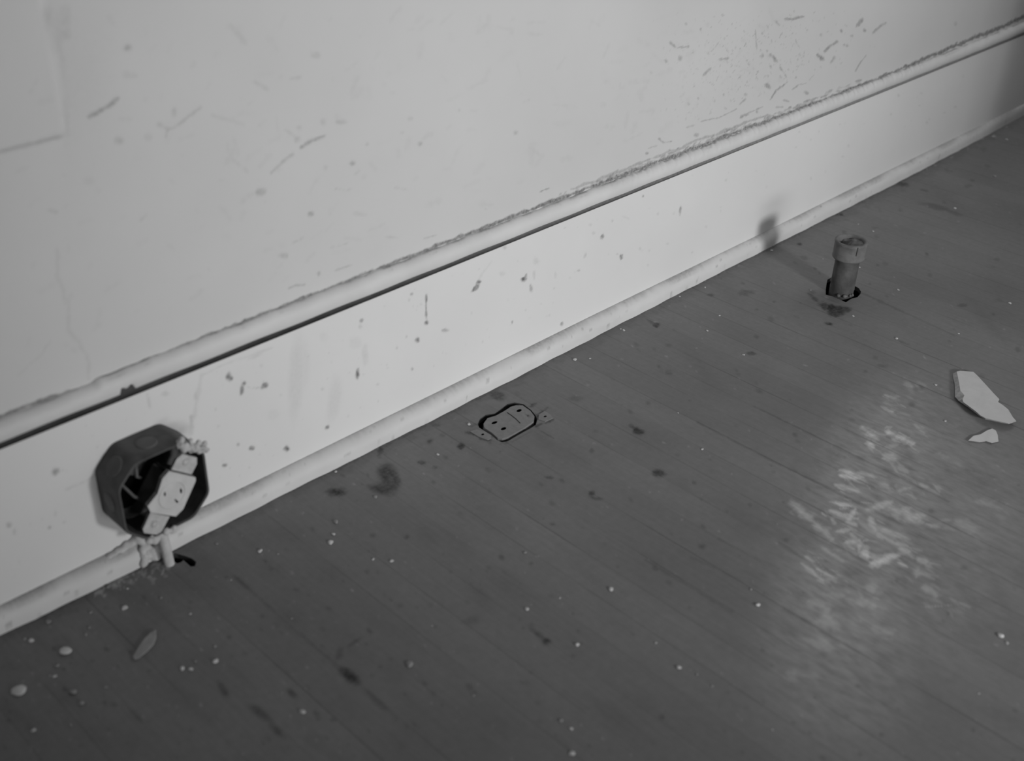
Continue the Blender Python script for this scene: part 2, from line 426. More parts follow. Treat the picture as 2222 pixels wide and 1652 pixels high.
for c, rx, ry, an, k in [((870, 1180), 75, 26, 38, .5), ((960, 1255), 70, 40, 30, .6), ((1050, 1280), 42, 30, 0, .92), ((1120, 1320), 95, 55, -12, .66), ((1230, 1290), 55, 36, 20, .62), ((1110, 1370), 45, 20, -10, .55), ((1030, 1465), 46, 20, 12, .72), ((1140, 237), 38, 17, 5, .72), ((700, 566), 30, 14, 5, .6), ((100, 1112), 92, 34, 0, .33), ((410, 1215), 22, 14, 0, .3), ((220, 1300), 24, 12, 0, .3), ((750, 720), 46, 18, 20, .25), ((1540, 380), 40, 14, 0, .2)]:
    fs.blob('stain', fl, G_(c), rx / 5.16, ry / 5.16, an, min(1, k * 1.3), 0.7)
for c, rx, ry, an, k in [((1590, 360), 28, 10, 10, .6), ((1765, 480), 80, 14, 12, .3), ((1860, 512), 50, 10, 20, .25), ((1705, 395), 26, 7, 10, .3), ((300, 1100), 14, 11, 0, .62), ((265, 1078), 30, 6, 30, .35), ((795, 1248), 22, 8, 8, .5), ((580, 941), 20, 8, 0, .42), ((1900, 995), 22, 7, 0, .3), ((1930, 370), 20, 8, 0, .22), ((1590, 1190), 30, 7, 20, .25), ((1480, 1310), 26, 8, 10, .25)]:
    fs.blob('stain', fl, H_(c), rx / 2.41, ry / 2.41, an, min(1, k * 1.3), 0.8)
# cracks and stains round the flush outlet
for pts, w_, k in [([(1330, 800), (1440, 870), (1600, 965)], 20, .5), ([(1350, 785), (1480, 745), (1595, 700)], 26, .7), ([(1400, 690), (1490, 700)], 22, .6), ([(1400, 610), (1450, 590), (1510, 540)], 24, .55), ([(1500, 640), (1600, 590)], 16, .3),
                   ([(385, 880), (520, 910), (600, 965), (690, 985)], 32, .6), ([(450, 800), (540, 745)], 14, .35), ([(1240, 530), (1330, 490)], 22, .55), ([(840, 1040), (1060, 990), (1200, 910), (1330, 850)], 22, .3), ([(560, 790), (690, 850), (770, 930)], 18, .5), ([(1180, 500), (1290, 570), (1350, 640)], 12, .4)]:
    fs.line('stain', fl, [E_(p) for p in pts], w_ / 6.349, k, 0.8, 0.4)
for c, rx, ry, k in [((1375, 660), 34, 34, .95), ((1450, 690), 32, 18, .7), ((1440, 595), 34, 18, .7), ((705, 975), 34, 20, .7), ((320, 1080), 45, 36, .6), ((590, 780), 24, 24, .9)]:
    fs.blob('stain', fl, E_(c), rx / 6.35, ry / 6.35, 0, k, 0.6)
# seams that stand open a little more
for pts, w_, k in [([(1869, 635), (1960, 677)], 4.5, .6), ([(1960, 677), (2070, 728)], 3, .35), ([(1512, 915), (1640, 982), (1846, 1083)], 4, .55), ([(1846, 1083), (2000, 1160)], 4, .4), ([(1636, 882), (1800, 962), (2060, 1090)], 4, .5), ([(1500, 1210), (1640, 1275)], 5, .3),
                   ([(1400, 1215), (1590, 1330)], 6, .4), ([(530, 1270), (730, 1445), (860, 1560)], 8, .35), ([(1700, 1320), (1820, 1395)], 5, .35), ([(1560, 1170), (1690, 1235)], 4, .3), ([(1120, 760), (1300, 840)], 3, .2), ([(1690, 1180), (1860, 1280)], 5, .35)]:
    fs.line('stain', fl, pts, w_, k * 0.55, 1.0, 0.8)
# spattered paint along the moulding below the box
for _ in range(120):
    x = rng.uniform(205, 372); edge = 1214 - (x - 345) * 0.505
    y = edge + abs(rng.gauss(0, 1)) * 20 * (0.35 + 0.65 * (x - 205) / 160)
    fs.blob('paint', fl, (x, y), rng.uniform(1.5, 5), rng.uniform(1.2, 3.2), rng.uniform(0, 180), rng.uniform(.2, .6), 0.9)
for _ in range(70):
    x = rng.uniform(15, 2200); fs.blob('paint', fl, (x, 1363 - (x - 12) * 0.504 + rng.uniform(0, 16)), rng.uniform(1.5, 4), rng.uniform(1, 2.2), rng.uniform(0, 180), rng.uniform(.1, .3), 0.9)

# dark line on the boards along the foot of the moulding
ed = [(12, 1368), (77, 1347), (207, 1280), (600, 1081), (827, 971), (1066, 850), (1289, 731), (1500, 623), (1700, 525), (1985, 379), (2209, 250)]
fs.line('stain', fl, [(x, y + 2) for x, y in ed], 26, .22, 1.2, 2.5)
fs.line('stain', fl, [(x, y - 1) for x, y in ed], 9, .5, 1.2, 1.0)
for _ in range(500):                                   # specks of dirt and grit all over the boards
    x = rng.uniform(0, 2222); y = rng.uniform(max(300, 1380 - .5 * x), 1652)
    r = rng.uniform(1.2, 4.5)
    fs.blob('stain', fl, (x, y), r * 1.5, r, rng.uniform(0, 50), rng.uniform(.08, .4), 1.1)
for _ in range(420):
    x = rng.uniform(0, 2222); y = rng.uniform(max(300, 1380 - .5 * x), 1652)
    fs.blob('scuff', fl, (x, y), rng.uniform(1.2, 4), rng.uniform(1, 2), rng.uniform(0, 50), rng.uniform(.05, .22), 1.1)
for _ in range(90):
    x = rng.uniform(0, 2222); y = rng.uniform(max(330, 1400 - .5 * x), 1640)
    fs.blob('stain', fl, (x, y), rng.uniform(20, 70), rng.uniform(10, 24), rng.uniform(15, 50), rng.uniform(.05, .16), 1.6)
pipe_hole = [fl(*G_(p)) for p in [(1010, 965), (1000, 1000), (990, 1080), (990, 1135), (1060, 1150), (1140, 1185), (1215, 1220), (1275, 1180), (1345, 1162), (1380, 1125), (1385, 1100), (1360, 1060), (1320, 1040), (1280, 990), (1200, 930), (1090, 920)]]
cable_hole = [fl(*p) for p in [(378, 1200), (388, 1203), (402, 1207), (416, 1212), (426, 1220), (423, 1229), (414, 1230), (405, 1222), (398, 1216), (392, 1221), (384, 1223), (374, 1216)]]
out_outer = [fl(*E_(p)) for p in [(548, 765), (580, 695), (660, 638), (790, 618), (870, 556), (960, 488), (1060, 468), (1180, 492), (1285, 572), (1350, 650), (1372, 700), (1350, 775), (1280, 822), (1180, 876), (1060, 945), (960, 1005), (880, 1015), (820, 988), (735, 915), (640, 858), (570, 815)]]
out_inner = [fl(*E_(p)) for p in [(630, 765), (685, 690), (800, 655), (905, 598), (1010, 530), (1080, 512), (1170, 514), (1275, 588), (1330, 662), (1318, 735), (1210, 812), (1055, 900), (955, 956), (885, 970), (825, 962), (745, 890), (645, 825)]]
holes = [pipe_hole, cable_hole, out_outer]
keep = np.ones((len(FY) - 1, len(FX) - 1), bool)
extra = []
for hp, depth in zip(holes, (0.06, 0.05, 0.012)):
    hp = np.array(hp); lo, hi = hp.min(0) - 0.004, hp.max(0) + 0.004
    i0, i1 = np.searchsorted(FX, lo[0]) - 1, np.searchsorted(FX, hi[0]); j0, j1 = np.searchsorted(FY, lo[1]) - 1, np.searchsorted(FY, hi[1])
    i1 = min(i1, len(FX) - 1); j1 = min(j1, len(FY) - 1)
    keep[j0:j1, i0:i1] = False
    gx, gy = np.meshgrid(FX[i0:i1 + 1], FY[j0:j1 + 1]); gp = np.stack([gx.ravel(), gy.ravel()], 1)
    gp = gp[~inside(hp, gp)]
    V_, T_ = cdt(gp, [hp])
    T_ = [t for t in T_ if not inside(hp, V_[list(t)].mean(0))]
    T_ = [t if np.cross(V_[t[1]] - V_[t[0]], V_[t[2]] - V_[t[0]]) > 0 else t[::-1] for t in map(tuple, T_)]
    extra.append((np.column_stack([V_, np.zeros(len(V_))]), T_, 0))
    n = len(hp); t0 = np.column_stack([hp, np.zeros(n)]); t1 = np.column_stack([hp, np.full(n, -0.006)]); t2 = np.column_stack([hp.mean(0) + (hp - hp.mean(0)) * 1.0, np.full(n, -depth)])
    extra.append((np.concatenate([t0, t1]), [(i, (i + 1) % n, n + (i + 1) % n, n + i) for i in range(n)], 1))
    extra.append((np.concatenate([t1, t2]), [(i, (i + 1) % n, n + (i + 1) % n, n + i) for i in range(n)] + [tuple(range(n, 2 * n))], 2))
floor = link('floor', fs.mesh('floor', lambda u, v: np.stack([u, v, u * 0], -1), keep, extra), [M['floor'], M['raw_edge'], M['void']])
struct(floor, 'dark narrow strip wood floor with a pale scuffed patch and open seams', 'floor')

# ------------------------------------------------------------------ the wall
WX = np.concatenate([np.linspace(-2.0, 0.22, 10), np.arange(0.24, 2.40, 0.0016), np.linspace(2.42, 3.6, 6)])
WZ = np.concatenate([[-0.05, 0.1, 0.185], np.arange(0.19, 0.245, 0.0012), np.arange(0.246, 0.57, 0.0018), np.linspace(0.6, 2.5, 8)])
ws = Sheet(WX, WZ, ('dirt_shade',))
P6 = crop(0, 0, 3.174); P2 = crop(600, 200, 3.303); P5 = crop(1400, 0, 2.703)
for P_, sc, lst in [(P6, 3.174, [([(610, 805), (690, 765), (810, 680)], 22, .5), ([(1080, 855), (1160, 890)], 18, .3), ([(1160, 890), (1230, 860), (1380, 740)], 18, .28), ([(1155, 890), (1140, 955)], 20, .3), ([(2075, 1015), (2150, 965), (2230, 938)], 20, .45), ([(1870, 1190), (1950, 1110), (2020, 1060)], 16, .25), ([(330, 1450), (405, 1466)], 16, .22),
      ([(1590, 175), (1690, 300)], 30, .12), ([(930, 520), (860, 520)], 50, .12), ([(1750, 560), (1850, 620)], 24, .15), ([(1460, 790), (1680, 860)], 20, .12), ([(1590, 1090), (1700, 1180)], 26, .1), ([(960, 1525), (1010, 1480)], 22, .16), ([(2000, 540), (2080, 530)], 18, .18)]),
    (P2, 3.303, [([(175, 400), (240, 360), (325, 318)], 17, .42), ([(0, 545), (60, 480), (120, 450)], 18, .22), ([(415, 690), (500, 705), (535, 690)], 12, .2), ([(90, 1405), (140, 1385), (200, 1380)], 14, .28), ([(115, 1080), (200, 1040)], 14, .2), ([(420, 1280), (540, 1240)], 12, .22), ([(1885, 715), (1950, 690)], 14, .6), ([(1060, 1048), (1145, 1025)], 10, .22), ([(380, 1120), (520, 1080)], 10, .16), ([(560, 590), (600, 560)], 14, .14), ([(850, 685), (940, 700)], 16, .14), ([(60, 270), (160, 340)], 18, .18)])]:
    for pts, w_, k in lst: ws.line('dirt_shade', wl, [P_(p) for p in pts], w_ / sc, k, 1.0, 0.8)
for P_, sc, lst in [(P6, 3.174, [((885, 330), 20, 18, .4), ((820, 970), 30, 18, .22), ((1200, 770), 14, 30, .2), ((1020, 945), 30, 24, .14), ((1800, 1322), 34, 22, .3), ((2140, 1475), 16, 14, .42), ((2170, 380), 30, 20, .18), ((2040, 955), 24, 26, .25), ((2060, 880), 20, 14, .2), ((620, 1250), 40, 30, .1)]),
    (P2, 3.303, [((540, 510), 20, 14, .45), ((245, 875), 16, 14, .35), ((1030, 370), 14, 14, .35), ((455, 215), 36, 12, .22), ((335, 220), 20, 26, .18), ((350, 540), 18, 18, .16), ((1715, 292), 16, 12, .3), ((305, 1300), 12, 16, .35), ((50, 1170), 30, 14, .28), ((600, 875), 40, 14, .12), ((650, 375), 14, 12, .2), ((1500, 838), 10, 8, .22), ((820, 1040), 36, 10, .18), ((900, 290), 14, 10, .14), ((960, 190), 18, 12, .15), ((1310, 130), 10, 10, .15)])]:
    for c, rx, ry, k in lst: ws.blob('dirt_shade', wl, P_(c), rx / sc, ry / sc, 0, k, 1.0)
for pts, w_, k in [([(145, 250), (180, 278), (250, 275)], 12, .5), ([(425, 352), (490, 340)], 14, .5), ([(385, 400), (340, 442)], 12, .5), ([(430, 245), (385, 305)], 9, .35), ([(820, 110), (860, 112), (930, 98)], 12, .6), ([(760, 120), (790, 150)], 9, .45), ([(645, 180), (655, 290)], 8, .4), ([(735, 320), (775, 362)], 18, .6), ([(790, 390), (830, 455)], 9, .5), ([(1010, 320), (1045, 350)], 20, .75),
                   ([(1055, 300), (1085, 270), (1125, 245)], 13, .6), ([(1240, 155), (1275, 115)], 18, .6), ([(1335, 190), (1365, 165), (1410, 135)], 13, .5), ([(1232, 415), (1260, 370), (1295, 325)], 6, .5), ([(735, 585), (770, 530), (835, 480)], 9, .6), ([(865, 525), (900, 497), (945, 488)], 7, .45), ([(330, 712), (430, 692), (535, 640)], 7, .4), ([(560, 690), (600, 670)], 15, .6), ([(600, 665), (690, 625)], 9, .45),
                   ([(80, 815), (110, 838), (155, 830)], 10, .5), ([(20, 870), (70, 855)], 8, .3), ([(960, 470), (990, 440)], 6, .3), ([(550, 620), (590, 580)], 10, .45), ([(810, 585), (845, 597)], 10, .5), ([(770, 630), (810, 628)], 9, .45), ([(240, 750), (290, 735)], 10, .3), ([(880, 230), (905, 280)], 7, .35), ([(1090, 370), (1110, 330)], 14, .45), ([(1160, 262), (1190, 268)], 16, .45), ([(710, 150), (720, 158)], 12, .5)]:
    ws.line('dirt_shade', wl, [P5(p) for p in pts], w_ / 2.703, k * 0.85, 1.2, 0.8)
for c, r, k in [((1150, 180), 9, .6), ((240, 140), 9, .35), ((690, 325), 11, .5), ((735, 390), 8, .4), ((1285, 178), 10, .5), ((1210, 212), 9, .4), ((1030, 205), 11, .35), ((720, 505), 16, .55), ((590, 555), 9, .35), ((460, 555), 8, .45), ((655, 655), 9, .4), ((945, 545), 11, .45), ((300, 792), 12, .35), ((10, 900), 9, .6), ((205, 340), 14, .35), ((120, 358), 10, .35), ((35, 425), 10, .2), ((325, 170), 7, .35), ((1410, 135), 7, .5), ((310, 578), 7, .35), ((255, 610), 8, .25), ((1820, 140), 10, .2)]:
    ws.blob('dirt_shade', wl, P5(c), r / 2.703, r * .8 / 2.703, rng.uniform(0, 90), k, 0.9)
for _ in range(900):                                   # fine nicks in the plaster above the far end of the moulding
    x = rng.gauss(600, 330); y = rng.gauss(380, 200)
    if not (-250 < x < 1450 and 60 < y < 840 - 0.38 * x - 20): continue
    a = rng.uniform(0, math.pi); ln = rng.uniform(2, 22) * rng.random()
    ws.line('dirt_shade', wl, [P5((x, y)), P5((x + ln * math.cos(a), y + ln * math.sin(a)))], rng.uniform(3, 9) / 2.703, rng.uniform(.06, .42) * math.exp(-((x - 700) / 620) ** 2), 0.9)
for _ in range(260):                                   # faint scuffs all over
    x = rng.uniform(20, 1700); y = rng.uniform(40, 860 - 0.4 * x)
    a = math.radians(rng.gauss(-35, 40)); ln = rng.uniform(2, 40)
    ws.line('dirt_shade', wl, [(x, y), (x + ln * math.cos(a), y + ln * math.sin(a))], rng.uniform(4, 12), rng.uniform(.02, .08), 1.6, 2.0)
# hairline crack up the plaster near the box, and the dark joint along the top of the moulding
ws.line('dirt_shade', wl, [(190, 822), (192, 785), (172, 745), (150, 715), (148, 660), (125, 600), (122, 540)], 7, .11, 1.6, 3)
ws.line('dirt_shade', wl, [(40, 815), (90, 770), (110, 740)], 5, .1, 1.2, 2)
CTP = [(-20, 912), (11, 900), (110, 862), (200, 838)], [(207, 829), (350, 770), (500, 709), (600, 671), (918, 545), (1200, 436), (1300, 400), (1542, 308), (1722, 241), (1903, 171), (2206, 44), (2240, 30)]
for l_ in CTP: ws.line('dirt_shade', wl, l_, 7, .85, 0.9, 1.0)
ws.line('dirt_shade', wl, [(1240, 412), (1400, 350), (1560, 288), (1660, 252)], 5, .4, 1.0, 2.5)
for _ in range(130):
    t = rng.random(); x = 1180 + 680 * t; y = 436 - (x - 1200) * 0.387 + rng.gauss(0, 3.2)
    ws.line('dirt_shade', wl, [(x, y), (x + rng.uniform(4, 18), y - rng.uniform(1, 9))], rng.uniform(2.5, 5), rng.uniform(.15, .6), 1.2)
# the raised sheet at upper left
pc = wl(134, 292); pe = 0.0
sheet_x, sheet_z = float(pc[0]), float(wl(80, 308)[1])
ws.line('dirt_shade', wl, [(-10, 330), (12, 325), (70, 310), (110, 300), (136, 294)], 12, .22, 1.4)
ws.line('dirt_shade', wl, [(146, 300), (142, 200), (134, 120), (122, 60)], 14, .14, 1.6)
for a, b_, w_, k_ in [((160, 320), (158, 60), 60, .07), ((180, 300), (185, 60), 110, .06), ((103, 20), (106, 62), 22, .22), ((140, 20), (141, 58), 26, .16), ((139, 72), (141, 80), 26, .2), ((120, 20), (122, 100), 40, .12)]:
    ws.blob('dirt_shade', wl, ((a[0] + b_[0]) / 2, (a[1] + b_[1]) / 2), w_ / 2, abs(a[1] - b_[1]) / 2 + 6, 0, k_, 1.6)
def wall_place(u, v):
    e = np.clip((sheet_x - u) / 0.0012 + 0.5, 0, 1) * np.clip((v - sheet_z) / 0.0012 + 0.5, 0, 1)
    return np.stack([u, YW - 0.0035 * e, v], -1)
wall = link('wall_back', ws.mesh('wall_back', wall_place), M['wall'])
struct(wall, 'stained pale plaster wall above the baseboard, nicked and scuffed', 'wall')

# partition added out of frame on the right to shade the far end
bm = bmesh.new(); add_box(bm, (1.91, -0.97, 1.225), (0.10, 2.5, 2.55))
wr = from_bm('added_partition', bm, M['board']); struct(wr, 'pale partition added outside the right of the view to shade the far end', 'wall')

# ------------------------------------------------------------------ baseboard, cap and shoe mouldings
X0, X1 = -2.0, 3.6
BX = np.concatenate([np.linspace(X0, 0.22, 10), np.arange(0.24, 2.40, 0.0016), np.linspace(2.42, X1, 6)])
BZ = np.concatenate([[0.0, 0.012], np.arange(0.018, 0.181, 0.0016), [0.181]])
bs = Sheet(BX, BZ, ('dirt_shade',))
B3 = crop(400, 550, 3.303); B4 = crop(900, 450, 3.703); B1 = crop(0, 600, 3.672); B7 = crop(0, 1100, 2.993); B5 = crop(1300, 300, 4.13)
for P_, sc, lst in [(B3, 3.303, [((315, 875), 14, 22, 20, .6), ((328, 895), 14, 14, 0, .6), ((430, 930), 14, 16, 0, .6), ((412, 975), 12, 26, 10, .6), ((578, 945), 16, 14, -40, .5), ((560, 962), 12, 8, 0, .4), ((385, 1370), 14, 12, 0, .38), ((485, 1398), 18, 13, 0, .6), ((735, 1402), 20, 16, 0, .62), ((287, 1520), 17, 12, 0, .6), ((1027, 1246), 13, 12, 0, .5), ((1243, 860), 13, 32, 5, .6), ((1268, 482), 13, 13, 0, .5), ((1262, 525), 14, 14, 0, .2), ((1738, 495), 15, 14, 0, .62), ((1672, 622), 13, 13, 0, .5), ((1630, 292), 11, 11, 0, .4), ((1612, 335), 8, 10, 0, .2), ((1632, 830), 8, 8, 0, .4), ((1865, 552), 20, 10, 0, .3),
        ((500, 740), 40, 12, -20, .14), ((550, 805), 12, 10, 0, .15), ((800, 900), 46, 260, 3, .10), ((850, 800), 40, 160, 0, .06), ((1075, 1050), 40, 140, 8, .09), ((1295, 740), 22, 60, 0, .13), ((1225, 640), 40, 40, 0, .07), ((640, 1160), 34, 34, 0, .06), ((1000, 590), 34, 30, 0, .06)]),
    (B4, 3.703, [((512, 602), 18, 13, -20, .6), ((488, 650), 38, 12, -45, .58), ((875, 580), 24, 15, -25, .75), ((893, 552), 8, 22, 10, .4), ((935, 655), 12, 28, 0, .36), ((970, 432), 20, 26, 0, .14), ((960, 545), 9, 30, 0, .16), ((1505, 236), 12, 20, 20, .5), ((1656, 394), 12, 18, 0, .52), ((783, 925), 9, 13, 20, .4), ((1183, 940), 9, 13, 10, .4), ((1315, 508), 12, 8, 0, .3), ((1410, 140), 14, 8, 0, .16), ((1437, 206), 10, 8, 0, .2), ((725, 325), 16, 14, 0, .25), ((700, 535), 18, 14, 0, .13), ((458, 855), 10, 16, 0, .18), ((1370, 385), 8, 18, 20, .2), ((1130, 545), 8, 20, 0, .15), ((2135, 15), 9, 22, 0, .3), ((2080, 50), 14, 10, 0, .12)]),
    (B1, 3.672, [((440, 1555), 30, 22, -15, .5), ((1188, 1000), 10, 42, -10, .18), ((1325, 935), 22, 12, 0, .16), ((1525, 1140), 12, 34, 0, .25), ((1555, 960), 14, 36, 0, .2), ((1820, 800), 10, 24, 0, .4)]),
    (B7, 2.993, [((60, 122), 18, 18, 0, .26), ((90, 160), 12, 20, 0, .2), ((322, 135), 11, 11, 0, .34), ((415, 100), 12, 10, 0, .2), ((360, 40), 10, 22, 0, .15)]),
    (B5, 4.13, [((728, 640), 9, 24, 8, .42), ((725, 680), 7, 14, 0, .2), ((395, 520), 9, 10, 0, .42), ((235, 710), 30, 6, 20, .15), ((960, 795), 10, 10, 0, .14)])]:
    for c, rx, ry, an, k in lst: bs.blob('dirt_shade', wlb, P_(c), rx * 1.08 / sc, ry * 1.08 / sc, an, min(1, k * 1.4) if k > .25 else k, 0.8)
bs.line('dirt_shade', wlb, [B3((1735, 295)), B3((1733, 400)), B3((1738, 495))], 4.5, .7, 0.9)
bs.line('dirt_shade', wlb, [B3((440, 955)), B3((480, 968)), B3((550, 962))], 3, .25, 1.0)
bs.line('dirt_shade', wlb, [(436, 815), (428, 860), (420, 905), (414, 940)], 8, .14, 1.2, 1.0)
bs.line('dirt_shade', wlb, [(436, 815), (490, 790), (560, 765), (590, 755)], 3.5, .14, 1.0, 1.0)
bs.line('dirt_shade', wlb, [(145, 1062), (185, 1045), (207, 1030)], 5, .14, 1.0, 1.0)
bs.line('dirt_shade', wlb, [B4((470, 650)), B4((540, 540)), B4((620, 430))], 4, .09, 1.2, 1.0)
for _ in range(160):
    t = rng.random(); x = 20 + 2150 * t; y = 965 - 0.41 * x + rng.uniform(15, 330 - 190 * t)
    bs.blob('dirt_shade', wlb, (x, y), rng.uniform(1, 3), rng.uniform(1, 3), 0, rng.uniform(.05, .25), 1.0)
board_me = bs.mesh('baseboard_back', lambda u, v: np.stack([u, u * 0 + YB, v], -1))
baseboard = link('baseboard_back', board_me, M['board'])
struct(baseboard, 'flat white painted baseboard with chips and runs between cap and shoe mouldings', 'baseboard')
# grimy open groove between board and cap
gs = Sheet(np.linspace(X0, X1, 220), [0, 1, 2], ('fill',))
gs.A['fill'][:] = np.clip((gs.U - 0.6) / 1.0, 0, 1)
gr = link('groove', gs.mesh('groove', lambda u, v: np.stack([u, np.where(v == 0, YB + 0.0003, YW - 0.0005 - 0.0062 * np.clip((u - 0.7) / 0.8, 0, 1)), np.where(v < 2, 0.181, 0.192)], -1)), M['groove'], baseboard)
gr['label'] = 'dark dirty groove along the top of the baseboard'

def smooth1(x, xs, ys):
    return np.interp(x, xs, ys)
def sweep(name, prof, xs, atts=('dirt_shade',)):
    """prof(x) -> list of (y, z)"""
    P = np.array([prof(x) for x in xs]); n = P.shape[1]
    s = Sheet(xs, np.arange(n), atts)
    me_co = lambda u, v: np.stack([u, P[:, :, 0].T, P[:, :, 1].T], -1)
    return s, me_co
# cap: rounded bead, hard against the plaster
def cap_prof(x):
    dz = 0.0016 * math.sin(x * 2.3 + 0.9) - 0.0012 * (x - 1.2)
    step = -0.0032 / (1 + math.exp((x - 0.377) / 0.0016)) if x < 0.6 else 0.0
    j = 0.0004 * math.sin(x * 91) + 0.0003 * math.sin(x * 233 + 1) + (0.0006 * math.sin(x * 411) + 0.0005 * math.sin(x * 617) if 1.1 < x < 1.9 else 0)
    b = 0.1872 + dz * 0.6 + 0.0003 * math.sin(x * 61) + 0.0012 * min(1, max(0, x - 0.7))
    if 0.396 < x < 0.410: b += 0.0048 + 0.0012 * math.sin(x * 700)
    t = 0.2062 + dz + step + j
    yf = 0.8695
    out = [(YW - 0.0006, b), (yf + 0.001, b), (yf, b + 0.001)]
    z2 = t - 0.0105
    if b + 0.001 > z2 - 0.001: z2 = b + 0.003
    out.append((yf, z2))
    for k in range(1, 8):
        a = math.radians(90 * k / 7)
        out.append((yf + (YW + 0.001 - yf) * (1 - math.cos(a)), z2 + (t - z2) * math.sin(a)))
    return out
cx = np.concatenate([np.linspace(X0, 0.22, 8), np.arange(0.24, 2.42, 0.002), np.linspace(2.44, X1, 6)])
cs, co_ = sweep('cap', cap_prof, cx)
r_ = np.random.RandomState(3)
nz = np.convolve(r_.rand(len(cx) + 8), np.ones(9) / 9, 'valid'); nz2 = np.convolve(r_.rand(len(cx) + 6), np.ones(7) / 7, 'valid') * 1.6 - .3
hot = np.exp(-((cx - 1.4) / 0.45) ** 2)
cs.A['dirt_shade'][-1] = np.clip(0.45 + (nz - .5) * 2, 0, .8); cs.A['dirt_shade'][-2] = np.clip((nz - .42) * 3 + hot * (nz2 - .3) * .7, 0, .7)
cs.A['dirt_shade'][-3] = np.clip(hot * (nz2 - .55) * 1.6, 0, .6); cs.A['dirt_shade'][-4] = np.clip((nz - .58) * 2, 0, .25)
cap = link('trim_1', cs.mesh('trim_1', co_), M['shoe']); struct(cap, 'rounded white cap moulding along the top of the baseboard, paint chipped at its upper edge', 'moulding')
for p in cap.data.polygons: p.use_smooth = True
# shoe: quarter round
def shoe_prof(x):
    yb = float(np.interp(x, [-2, 0.2, 0.27, 0.33, 0.55, 0.75, 0.9, 1.1, 1.3, 1.9, 2.2, 2.4, 3.6], [.866, .8648, .8590, .858, .8575, .8558, .8556, .8572, .8585, .859, .863, .868, .868]))
    yb += 0.0004 * math.sin(x * 47) + 0.0003 * math.sin(x * 131)
    zt = float(np.interp(x, [-2, .25, .55, .8, 1.07, 1.5, 1.74, 2.3, 3.6], [.0235, .0235, .0222, .0226, .0236, .0222, .0236, .0242, .0242]))
    out = [(yb, 0.0)]
    out.append((yb, zt * 0.36))
    for k in range(1, 9):
        a = math.radians(90 * k / 8)
        out.append((yb + (YB + 0.0008 - yb) * (1 - math.cos(a)), zt * (0.36 + 0.64 * math.sin(a))))
    return out
ss, so_ = sweep('shoe', shoe_prof, cx)
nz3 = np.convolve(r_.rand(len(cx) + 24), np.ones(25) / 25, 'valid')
ss.A['dirt_shade'][-1] = 0.6; ss.A['dirt_shade'][-2] = np.clip(.36 + (nz3 - .5) * 3, 0, .6); ss.A['dirt_shade'][-3] = np.clip(.24 + (nz3 - .5) * 3, 0, .5); ss.A['dirt_shade'][-4] = np.clip(.13 + (nz3 - .5) * 2, 0, .4); ss.A['dirt_shade'][-5] = np.clip(.04 + (nz3 - .5) * 2, 0, .3)  # upper rows darkened: shade of the rounded top painted in, with uneven grime
for _ in range(130):
    i = r_.randint(10, len(cx) - 10); j = r_.randint(0, 9); w_ = r_.randint(1, 4)
    ss.A['dirt_shade'][j, i:i + w_] = np.maximum(ss.A['dirt_shade'][j, i:i + w_], r_.uniform(.1, .45))
shoe = link('trim_2', ss.mesh('trim_2', so_), M['shoe']); struct(shoe, 'white quarter round shoe moulding between baseboard and dark floor', 'moulding')
for p in shoe.data.polygons: p.use_smooth = True

# ------------------------------------------------------------------ octagonal electrical box on the baseboard
BXC, BZC, HB, FLT = 0.4035, 0.0955, 0.0455, 0.0252
YF = 0.830
def octa(s=1.0):
    a, f = HB * s, FLT * s
    return [(-a, f), (-f, a), (f, a), (a, f), (a, -f), (f, -a), (-f, -a), (-a, -f)]
jb = thing('junction_box', 'rusty octagonal steel junction box on the baseboard holding a loose paint-covered receptacle', 'electrical box', (BXC, YB, BZC))
def ring_pts(pts, y): return [Vector((p[0], y - YB, p[1])) for p in pts]
def octa_round(s, n=5, rad=0.006):
    P = [Vector(p) for p in octa(s)]; out = []
    for i in range(8):
        p, a, b = P[i], P[i - 1], P[(i + 1) % 8]
        u = (a - p).normalized() * rad; v = (b - p).normalized() * rad
        for k in range(n):
            t = k / (n - 1); out.append((p + u) * (1 - t) ** 2 + p * 2 * t * (1 - t) + (p + v) * t * t)
    return [(q.x, q.y) for q in out]
bm = bmesh.new()
lev = [(1.0, YB - 0.0002, 0), (1.0, YF + 0.0015, 0), (0.99, YF, 0), (0.955, YF, 0), (0.945, YF + 0.001, 1), (0.945, YB - 0.004, 1)]
rings = [([bm.verts.new(v) for v in ring_pts(octa_round(s), y)], m_) for s, y, m_ in lev]
for (a, _), (b, m_) in zip(rings, rings[1:]):
    for i in range(len(a)):
        f = bm.faces.new((a[i], a[(i + 1) % len(a)], b[(i + 1) % len(a)], b[i])); f.material_index = m_
f = bm.faces.new(rings[-1][0]); f.material_index = 1
bm.faces.new(rings[0][0])
hous = from_bm('housing', bm, [M['box'], M['box_in']], jb)
# knockouts pressed into the top and left sides, ears inside
def disc_mesh(R, c, ax, n=24, t=0.0012):
    bm = bmesh.new()
    r = bmesh.ops.create_cone(bm, cap_ends=True, segments=n, radius1=R, radius2=R * 0.88, depth=t)
    q = Vector((0, 0, 1)).rotation_difference(Vector(ax)).to_matrix()
    for v in bm.verts: v.co = q @ v.co + Vector(c)
    return bm
for nm, c, ax in [('knockout', (-0.001, -0.021, HB + 0.0004), (0, 0, 1)), ('knockout', (-HB - 0.0004, -0.021, 0.0), (-1, 0, 0)), ('knockout', (-(HB + FLT) / 2 - 0.0003, -0.021, (HB + FLT) / 2 + 0.0003), (-1, 0, 1))]:
    from_bm(nm, disc_mesh(0.0105 if nm == 'knockout' else .008, c, ax), M['knock'], hous)
